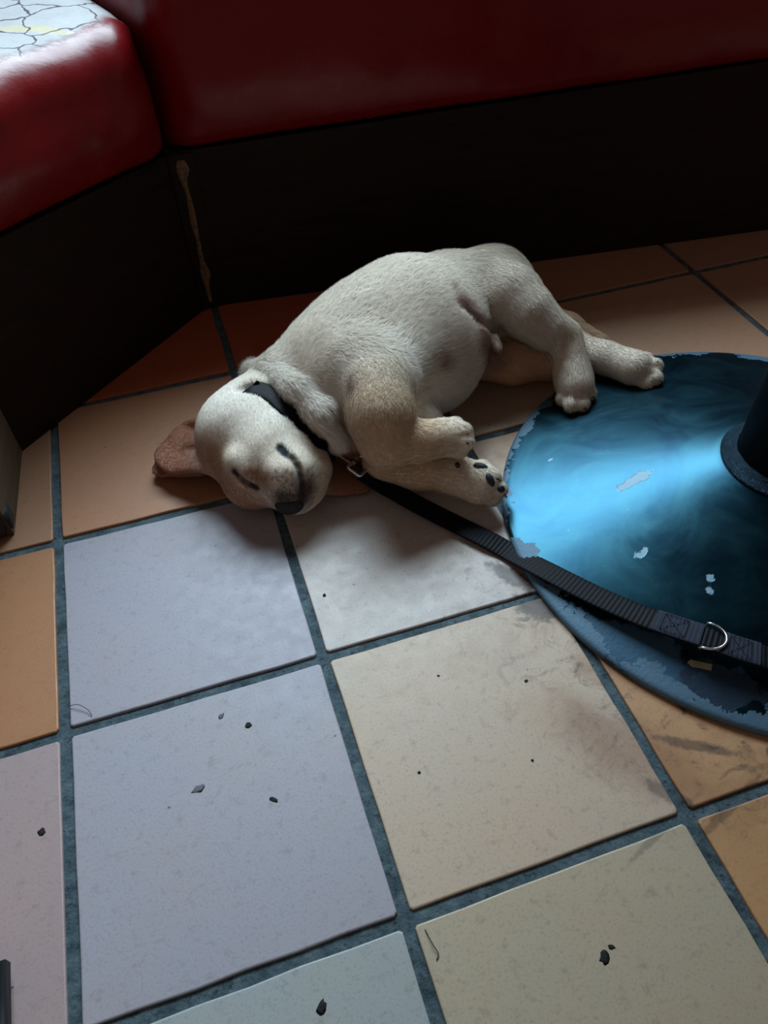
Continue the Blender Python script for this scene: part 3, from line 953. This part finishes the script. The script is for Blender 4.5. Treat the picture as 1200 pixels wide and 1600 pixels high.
def build_fur(n):
    nv = np.zeros(len(body_me.vertices) * 3, np.float32)
    body_me.vertices.foreach_get('normal', nv)
    N = nv.reshape(-1, 3).astype(float)
    a, b, c, d = (BV[BF[:, k]] for k in range(4))
    area = .5 * np.linalg.norm(np.cross(c - a, d - b), axis=1)
    cen = (a + b + c + d) / 4
    area = area * (cen[:, 2] > .004)
    f = rng.choice(len(BF), n, p=area / area.sum())
    u, v = rng.random(n), rng.random(n)
    w = np.stack([(1 - u) * (1 - v), u * (1 - v), u * v, (1 - u) * v], 1)
    vi = BF[f]
    def ip(A): return (A[vi] * w[..., None]).sum(1)
    R, NN, T, C = ip(BV), ip(N), ip(VT), ip(VC)
    H = (VH[vi] * w).sum(1); bare = (naked[vi] * w).sum(1)
    NN /= np.linalg.norm(NN, axis=1)[:, None] + 1e-9
    T -= (T * NN).sum(1)[:, None] * NN
    # tufts: hairs lean a little with their neighbours
    cell = np.floor(R / .006).astype(int)
    hsh = (cell[:, 0] * 73856093 ^ cell[:, 1] * 19349663 ^ cell[:, 2] * 83492791) % 1000003
    rot = (np.sin(hsh * 12.9898) * 43758.5453 % 1 - .5) * .5
    T /= np.linalg.norm(T, axis=1)[:, None] + 1e-6
    T = T + np.cross(NN, T) * (rot + rng.normal(0, .25, n))[:, None]
    T /= np.linalg.norm(T, axis=1)[:, None] + 1e-6
    ln = H * rng.uniform(.6, 1.15, n) * (1 - .8 * bare)
    lift = rng.uniform(.12, .46, n)[:, None]
    side = np.cross(T, NN); side /= np.linalg.norm(side, axis=1)[:, None] + 1e-9
    side = side * (.00030 * rng.uniform(.7, 1.25, n))[:, None]
    base = R - NN * .0004
    mid = R + (T * (1 - .3 * lift) + NN * lift) * (ln * .55)[:, None]
    tip = R + (T + NN * lift * .75) * ln[:, None]
    for q_ in (mid, tip):
        q_[:, 2] = np.maximum(q_[:, 2], .0012)
    VV = np.empty((n, 5, 3), np.float32)
    VV[:, 0] = base - side; VV[:, 1] = base + side
    VV[:, 2] = mid + side * .7; VV[:, 3] = mid - side * .7; VV[:, 4] = tip
    me = bpy.data.meshes.new('fur')
    me.vertices.add(n * 5); me.vertices.foreach_set('co', VV.ravel())
    i0 = (np.arange(n) * 5)[:, None]
    loops = np.concatenate([i0 + [0, 1, 2, 3], i0 + [3, 2, 4]], 1).astype(np.int32)
    me.loops.add(n * 7); me.loops.foreach_set('vertex_index', loops.ravel())
    me.polygons.add(n * 2)
    st = np.stack([np.arange(n) * 7, np.arange(n) * 7 + 4], 1).astype(np.int32)
    me.polygons.foreach_set('loop_start', st.ravel())
    me.update(calc_edges=True)
    me.polygons.foreach_set('use_smooth', np.ones(n * 2, bool))
    jit = (1 + rng.normal(0, .05, n))[:, None] * np.array([1, 1, 1])
    C = np.clip(C * jit, 0, 1)
    CC = np.repeat(np.c_[C, np.ones(n)], 5, 0).astype(np.float32)
    at = me.color_attributes.new('fur_colour', 'FLOAT_COLOR', 'POINT')
    at.data.foreach_set('color', CC.ravel())
    # hairs shade with the skin they lie on
    nn = NN + rng.normal(0, .06, (n, 3)); nn /= np.linalg.norm(nn, axis=1)[:, None]
    me.normals_split_custom_set_from_vertices(np.repeat(nn, 5, 0).tolist())
    me.materials.append(MT['fur'])
    return me
fur = link(bpy.data.objects.new('fur', build_fur(400000)))
attach(fur, puppy)
tag(fur, 'short cream and tan coat', None, None, 'stuff')

def ellipsoid(name, c, radii, axes, mat, parent, seg=16):
    bm = bmesh.new()
    bmesh.ops.create_uvsphere(bm, u_segments=seg, v_segments=seg // 2 + 2, radius=1)
    A = np.array(axes, float)
    for v in bm.verts:
        l = np.array(v.co) * np.array(radii)
        v.co = Vector(tuple(np.asarray(c) + l[0] * A[0] + l[1] * A[1] + l[2] * A[2]))
    o = bm_obj(name, bm, mat, None, True)
    return attach(o, parent)
def frame_from(x, z):
    x = np.asarray(x, float); x /= np.linalg.norm(x)
    z = np.asarray(z, float); z = z - z.dot(x) * x; z /= np.linalg.norm(z)
    return (x, np.cross(z, x), z)

# nose
nc = hit(452, 788, -.008)
ellipsoid('nose', nc, (.017, .012, .011), frame_from(P(475, 784, .024) - P(430, 784, .020), (0, -.3, 1)), MT['nose'], body, 20)
# pads of the far forepaw, turned up to the light
for (u, v, z_, a, b, u2, v2) in ((751, 729, .047, .0085, .0045, 768, 733), (766, 750, .047, .0085, .0045, 773, 765), (783, 764, .038, .0085, .0045, 786, 780), (715, 727, .049, .004, .003, 718, 735)):
    c_ = hit(u, v, .0005); x = hit(u2, v2, .0005) - c_
    view = CAM - c_
    ellipsoid('paw_pad', c_, (a, b, .004), frame_from(x, view), MT['pad'], body, 14)
# claws
def claw(u0, v0, z0, u1, v1, z1, r=.0020):
    a = hit(u0, v0, -.001)
    b = P(u1, v1, max(a[2] - .006, ground(P(u1, v1, .02)) + .001))
    m = (a + b) / 2 + np.array([0, 0, .002])
    o = tube('claw', spline([a, m, b], 7), np.linspace(r, .0005, 7), MT['claw'], None, 6)
    attach(o, body)
claw(717, 668, .094, 726, 672, .093); claw(728, 678, .094, 735, 684, .088); claw(729, 692, .088, 734, 699, .080)
claw(786, 772, .030, 792, 778, .024); claw(776, 748, .046, 783, 754, .042)
claw(879, 632, .030, 880, 641, .023); claw(892, 640, .030, 895, 648, .023); claw(912, 638, .030, 918, 645, .024); claw(924, 620, .030, 931, 625, .026)
claw(1026, 566, .046, 1033, 568, .042); claw(1028, 578, .044, 1036, 582, .040); claw(1028, 594, .038, 1036, 599, .034)
# whiskers
for (u, v, z_, u2, v2, z2) in ((445, 745, .082, 410, 772, .05), (452, 752, .076, 425, 796, .04), (485, 735, .066, 516, 720, .06), (490, 750, .055, 520, 752, .05)):
    a, b = hit(u, v), P(u2, v2, z2)
    attach(tube('whisker', spline([a, (a + b) / 2 + np.array([0, 0, .012]), b], 8), np.linspace(.0003, .0001, 8), MT['hair'], None, 4), body)

# ------------------------------------------------------------------ collar
def ribbon(name, path, wdir, ndir, width, thick, mat, parent=None, rib=0.0, rib_pitch=.0045, closed=False, edge_round=.35):
    p = np.asarray(path, float); n = len(p)
    s = np.r_[0, np.cumsum(np.linalg.norm(np.diff(p, axis=0), axis=1))]
    V, F = [], []
    cross = [(-.5, -.25), (-.5, .25), (-.44, .5), (-.22, .5), (0, .5), (.22, .5), (.44, .5), (.5, .25), (.5, -.25), (.44, -.5), (0, -.5), (-.44, -.5)]
    m = len(cross)
    for i in range(n):
        r = rib * (.5 + .5 * math.cos(2 * math.pi * s[i] / rib_pitch)) if rib else 0.0
        for (a, b) in cross:
            bb = b * thick + (np.sign(b) * r if abs(b) == .5 else 0)
            V.append(p[i] + wdir[i] * (a * (width + (r * .8 if abs(a) == .5 else 0))) + ndir[i] * bb)
    for i in range(n if closed else n - 1):
        j = (i + 1) % n
        for k in range(m):
            l = (k + 1) % m
            F.append((i * m + k, i * m + l, j * m + l, j * m + k))
    if not closed:
        F.append(tuple(range(m))[::-1]); F.append(tuple((n - 1) * m + k for k in range(m)))
    bm = bmesh.new()
    vs = [bm.verts.new(tuple(map(float, v))) for v in V]
    for f in F: bm.faces.new([vs[x] for x in f])
    o = bm_obj(name, bm, mat, None, True)
    return attach(o, parent) if parent is not None else o

collar_pts = [b_ - np.array([0, 0, k_]) for b_, k_ in zip(BED3[1:], BED_SINK)] + [
              P(522, 712, .024), P(512, 706, .020), P(470, 668, .006), P(420, 628, .006), P(388, 606, .030)]
cp = spline(collar_pts + [collar_pts[0]], 90)[:-1]
axis = P(405, 660, .06) - P(470, 600, .06); axis /= np.linalg.norm(axis)
cen = cp.mean(0)
T_ = np.roll(cp, -1, 0) - np.roll(cp, 1, 0); T_ /= np.linalg.norm(T_, axis=1)[:, None]
wd = axis - (T_ @ axis)[:, None] * T_; wd /= np.linalg.norm(wd, axis=1)[:, None]
nd = np.cross(T_, wd); nd *= np.sign((nd * (cp - cen)).sum(1))[:, None]
collar = empty('dog_collar', tuple(cen * [1, 1, 0]))
tag(collar, "black nylon collar round the sleeping puppy's neck", 'collar')
ribbon('band', cp, wd, nd, .024, .0030, MT['web'], collar, .0004, .004, True)
rc = P(527, 706, .048)
th = np.linspace(0, 2 * math.pi, 25)[:-1]
e1 = P(540, 716, .046) - rc; e1 /= np.linalg.norm(e1)
e2 = np.cross(e1, [0.3, 0.2, 1]); e2 /= np.linalg.norm(e2)
attach(tube('ring', [rc + .008 * (math.cos(t) * e1 + math.sin(t) * e2) for t in th], .0013, MT['bronze'], None, 8, True), collar)

# ------------------------------------------------------------------ leash
lp = [(566, 738, .036), (600, 759, .026), (650, 787, .014), (705, 815, .006), (760, 842, .0055), (800, 864, None), (850, 890, None), (921, 926, None), (985, 955, None),
      (1035, 974, None), (1080, 989, None), (1112, 999, None), (1150, 1013, None), (1200, 1028, None), (1262, 1046, None), (1330, 1063, None), (1420, 1090, None), (1520, 1150, None), (1600, 1250, None)]
pts = []
lift_at = {800: .0035, 850: .005, 921: .007, 985: .010, 1035: .013, 1080: .015, 1112: .016, 1150: .016, 1200: .014, 1262: .012, 1330: .010, 1420: .008, 1520: .004, 1600: .003}
for (u, v, z_) in lp:
    if z_ is None:
        z_ = .01
        for _ in range(6):
            z_ = ground(P(u, v, z_)) + lift_at[u]
    pts.append(P(u, v, z_))
path, _ = resample(spline(pts, 400), .0009)
def strap_frames(path, roll=None):
    T = np.gradient(path, axis=0); T /= np.linalg.norm(T, axis=1)[:, None]
    k = np.ones(41) / 41
    Ts = np.stack([np.convolve(np.pad(T[:, c], 20, 'edge'), k, 'valid') for c in range(3)], 1)
    Ts /= np.linalg.norm(Ts, axis=1)[:, None]
    up = np.tile([0.0, 0.0, 1.0], (len(path), 1))
    w = np.cross(Ts, up); w /= np.linalg.norm(w, axis=1)[:, None]
    n = np.cross(w, Ts)
    if roll is not None:
        c, s = np.cos(roll)[:, None], np.sin(roll)[:, None]
        w, n = w * c + n * s, n * c - w * s
    return w, n
tt = np.linspace(0, 1, len(path))
w_, n_ = strap_frames(path)
leash = empty('dog_leash', tuple(P(760, 842, 0)))
tag(leash, 'black ribbed nylon leash stretched from the collar across the table foot', 'leash')
strap = ribbon('strap', path, w_, n_, .0255, .0019, MT['web'], leash, .0006, .0047)
def along(u):
    d = np.linalg.norm(path - pts[[x[0] for x in lp].index(u)], axis=1)
    return int(d.argmin())
def overlay(name, i0, i1, width, lift, mat, pitch, rib):
    o = ribbon(name, path[i0:i1] + n_[i0:i1] * lift, w_[i0:i1], n_[i0:i1], width, .0012, mat, leash, rib, pitch)
    return o
iA, iB = along(1035), along(1112)
overlay('folded_end', iA - 8, iB - 8, .0257, .0021, MT['thread'], .0042, .0006)      # doubled webbing that holds the ring
iC = along(1150)
overlay('folded_end', iC - 14, iC + 24, .0257, .0021, MT['thread'], .0042, .0006)
def stitches(i0, i1):
    V, F = [], []
    m = (i0 + i1) // 2
    L = i1 - i0
    lines = [((0, -.4), (1, -.4)), ((0, .4), (1, .4)), ((0, -.4), (0, .4)), ((1, -.4), (1, .4)), ((0, -.4), (1, .4)), ((0, .4), (1, -.4))]
    for (a, b) in lines:
        for k in range(9):
            t0, t1 = (k + .15) / 9, (k + .8) / 9
            quad = []
            for t in (t0, t1):
                i = int(i0 + (a[0] + (b[0] - a[0]) * t) * (L - 1)); y = a[1] + (b[1] - a[1]) * t
                quad.append(path[i] + n_[i] * .0040 + w_[i] * y * .0255)
            d = quad[1] - quad[0]; ln = np.linalg.norm(d)
            if ln < 1e-6: continue
            s = np.cross(d / ln, n_[m]) * .00045
            bse = len(V)
            V += [quad[0] - s, quad[0] + s, quad[1] + s, quad[1] - s, (quad[0] + quad[1]) / 2 + n_[m] * .0007]
            F += [(bse, bse + 1, bse + 4), (bse + 1, bse + 2, bse + 4), (bse + 2, bse + 3, bse + 4), (bse + 3, bse, bse + 4)]
    attach(mesh_obj('stitching', V, F, MT['thread']), strap)
stitches(iA, iA + 26); stitches(iC - 8, iC + 14)
# bright D-ring on the strap
ir = along(1112)
c_ = path[ir] + n_[ir] * .0034
fwd = np.cross(n_[ir], w_[ir]); fwd = fwd if fwd.dot(path[ir + 5] - path[ir]) > 0 else -fwd
ring = []
for a in np.linspace(-.55 * math.pi, .55 * math.pi, 22):
    ring.append(c_ - fwd * .004 + fwd * (.0165 * math.cos(a)) + w_[ir] * (.0150 * math.sin(a)) + n_[ir] * (.0015 * math.cos(a)))
ring.append(c_ - fwd * .007 + w_[ir] * .0145 - n_[ir] * .005); ring.append(c_ - fwd * .009 + w_[ir] * .010 - n_[ir] * .0065); ring.append(c_ - fwd * .009 - w_[ir] * .010 - n_[ir] * .0065); ring.append(c_ - fwd * .007 - w_[ir] * .0145 - n_[ir] * .005)
attach(tube('d_ring', ring, .0013, MT['chrome'], None, 8, True), leash)
# snap hook and its buckle-like swivel at the collar
h0, h1 = P(525, 702, .050), P(552, 722, .041)
hx = (h1 - h0) / np.linalg.norm(h1 - h0)
hz = np.array([0, 0, 1.0]) - hx[2] * hx; hz /= np.linalg.norm(hz)
hy = np.cross(hz, hx)
hook = [h0 + hy * .004 + hx * .002, h0 - hx * .003, h0 - hy * .003 + hx * .001, h0 - hy * .0042 + hx * .008, h1 - hy * .0025, h1]
ho = attach(tube('snap_hook', spline(hook, 36), .0027, MT['bronze'], None, 10), leash)
o = tube('swivel_eye', [h1 - hx * .004 + hx * 0, h1, h1 + hx * .004], [.0032, .0042, .0036], MT['bronze'], None, 14); attach(o, ho)
b0, b1 = P(552, 722, .041), P(572, 736, .036)
bx = (b1 - b0) / np.linalg.norm(b1 - b0)
bz = np.array([0, 0, 1.0]) - bx[2] * bx; bz /= np.linalg.norm(bz); by = np.cross(bz, bx)
loop = []
for (x, y) in ((0, -.0115), (.003, -.0125), (.017, -.0125), (.019, -.011), (.019, .011), (.017, .0125), (.003, .0125), (0, .0115)):
    loop.append(b0 + bx * x + by * y + bz * .0015)
loopd, _ = resample(np.vstack([loop, loop[:1]]), .002)
attach(tube('buckle', loopd[:-1], .0022, MT['chrome'], None, 8, True), leash)

# ------------------------------------------------------------------ bits lying about
def crumb(name, u, v, size, label, cat, mat, z=None, flat=.35, seed=0, elong=1.0, ang=0.0):
    r = random.Random(seed)
    bm = bmesh.new()
    bmesh.ops.create_icosphere(bm, subdivisions=2, radius=1)
    size *= .72
    zz = z if z is not None else 0.0
    c = P(u, v, zz)
    ca_, sa_ = math.cos(ang), math.sin(ang)
    for q_ in bm.verts:
        k = 1 + .75 * mnoise.noise(q_.co * 2.4 + Vector((seed * 3.7, 1, 2)))
        x, y, zc = q_.co.x * size * k * elong, q_.co.y * size * k, q_.co.z * size * flat
        q_.co = Vector((c[0] + x * ca_ - y * sa_, c[1] + x * sa_ + y * ca_, c[2] + max(-.0003, zc + size * flat * .6)))
    return tag(bm_obj(name, bm, mat, None, True), label, cat)
GRIT = [
    (388, 1133, .0040, 'round dark speck of grit, largest on the lilac tile', 1, 0), (346, 1119, .0030, 'small grey fleck just left of the round dark speck', 1.6, .6),
    (428, 1250, .0024, 'short black elongated crumb on the lilac tile', 2.2, -.8), (310, 1233, .0042, 'flat grey smudge of dirt on the lilac tile', 1.8, .4),
    (65, 1300, .0042, 'dark speck on the pinkish tile at the left edge', 1.0, 1.2), (507, 930, .0026, 'black crumb on the pale tile below the leash', 1, 0),
    (822, 1064, .0024, 'black crumb on the cream tile right of centre', 1, 0), (655, 1207, .0018, 'tiny black crumb on the left of the cream tile', 1.2, 0),
    (832, 1188, .0018, 'tiny black crumb low on the cream tile', 1, 0), (685, 1056, .0017, 'tiny brown crumb at top of the cream tile', 1, 0),
    (944, 1496, .0050, 'ragged black scrap on the olive tile at the bottom', 1.3, 1.0), (955, 1480, .0028, 'small black fragment beside the ragged black scrap', 1.5, -.6),
    (503, 1575, .0046, 'dark fragment on the grey tile at the bottom edge', 1.4, .9),
]
for k, (u, v, s, lab, el, an) in enumerate(GRIT):
    tag(crumb('crumb', u, v, s, lab, 'crumb', MT['smudge'] if 'grey' in lab and 'tile at' not in lab else MT['crumb'], None, 0.07 if 'grey' in lab else .15, k + 1, el, an), group='dark grit on the tiles')
# grey scrap of paper on the table foot
z_ = .02
for _ in range(6): z_ = ground(P(1091, 1040, z_)) + .0008
a, b = P(1074, 1035, z_), P(1112, 1044, z_)
ax_ = (b - a) / np.linalg.norm(b - a); ay = np.cross([0, 0, 1], ax_)
V = []
for (t, y) in ((0, 0), (.1, .0032), (.45, .003), (.8, .0028), (1, .003), (.98, -.003), (.6, -.0027), (.2, -.0032)):
    p_ = a + (b - a) * t + ay * y
    p_[2] = ground(p_) + .0006
    V.append(p_)
n = len(V)
V2 = V + [x + np.array([0, 0, .0009]) for x in V]
F = [tuple(range(n))[::-1], tuple(range(n, 2 * n))] + [(k, (k + 1) % n, n + (k + 1) % n, n + k) for k in range(n)]
tag(mesh_obj('paper_scrap', V2, F, MT['scrap']), 'pale grey strip of paper on the table foot below the leash', 'scrap')
# stray hairs
hp = [P(108, 1103, .0015), P(122, 1101, .004), P(136, 1108, .003), P(144, 1118, .0012)]
tag(tube('stray_hair', spline(hp, 18), .00035, MT['hair'], None, 5), 'thin curved hair at the corner of the lilac tile', 'hair')
hp = [P(664, 1452, .0012), P(676, 1475, .003), P(685, 1490, .002), P(682, 1500, .0012)]
tag(tube('stray_hair', spline(hp, 18), .0004, MT['hair'], None, 5), 'thin wavy hair at the edge of the olive tile', 'hair')
# black foot of a chair that just enters the frame at bottom left
cf = P(2, 1500, 0)
bm = bmesh.new()
bmesh.ops.create_cube(bm, size=1)
for v in bm.verts:
    v.co = Vector((v.co.x * .034, v.co.y * .20, v.co.z * .03))
bmesh.ops.bevel(bm, geom=list(bm.edges), offset=.010, segments=4, affect='EDGES')
m4 = Matrix.Translation((cf[0] - .0035, cf[1] - .098, .0152)) @ Matrix.Rotation(.03, 4, 'Z')
bmesh.ops.transform(bm, matrix=m4, verts=bm.verts)
chair = empty('chair', (float(cf[0] - .015), float(cf[1] - .1), 0))
tag(chair, 'black chair runner just entering the frame at the bottom left edge', 'chair')
attach(bm_obj('runner', bm, MT['pole'], None, True), chair)
attach(tube('leg', [(cf[0] - .016, cf[1] - .17, .028), (cf[0] - .045, cf[1] - .19, .42)], .011, MT['black'], None, 14), chair)
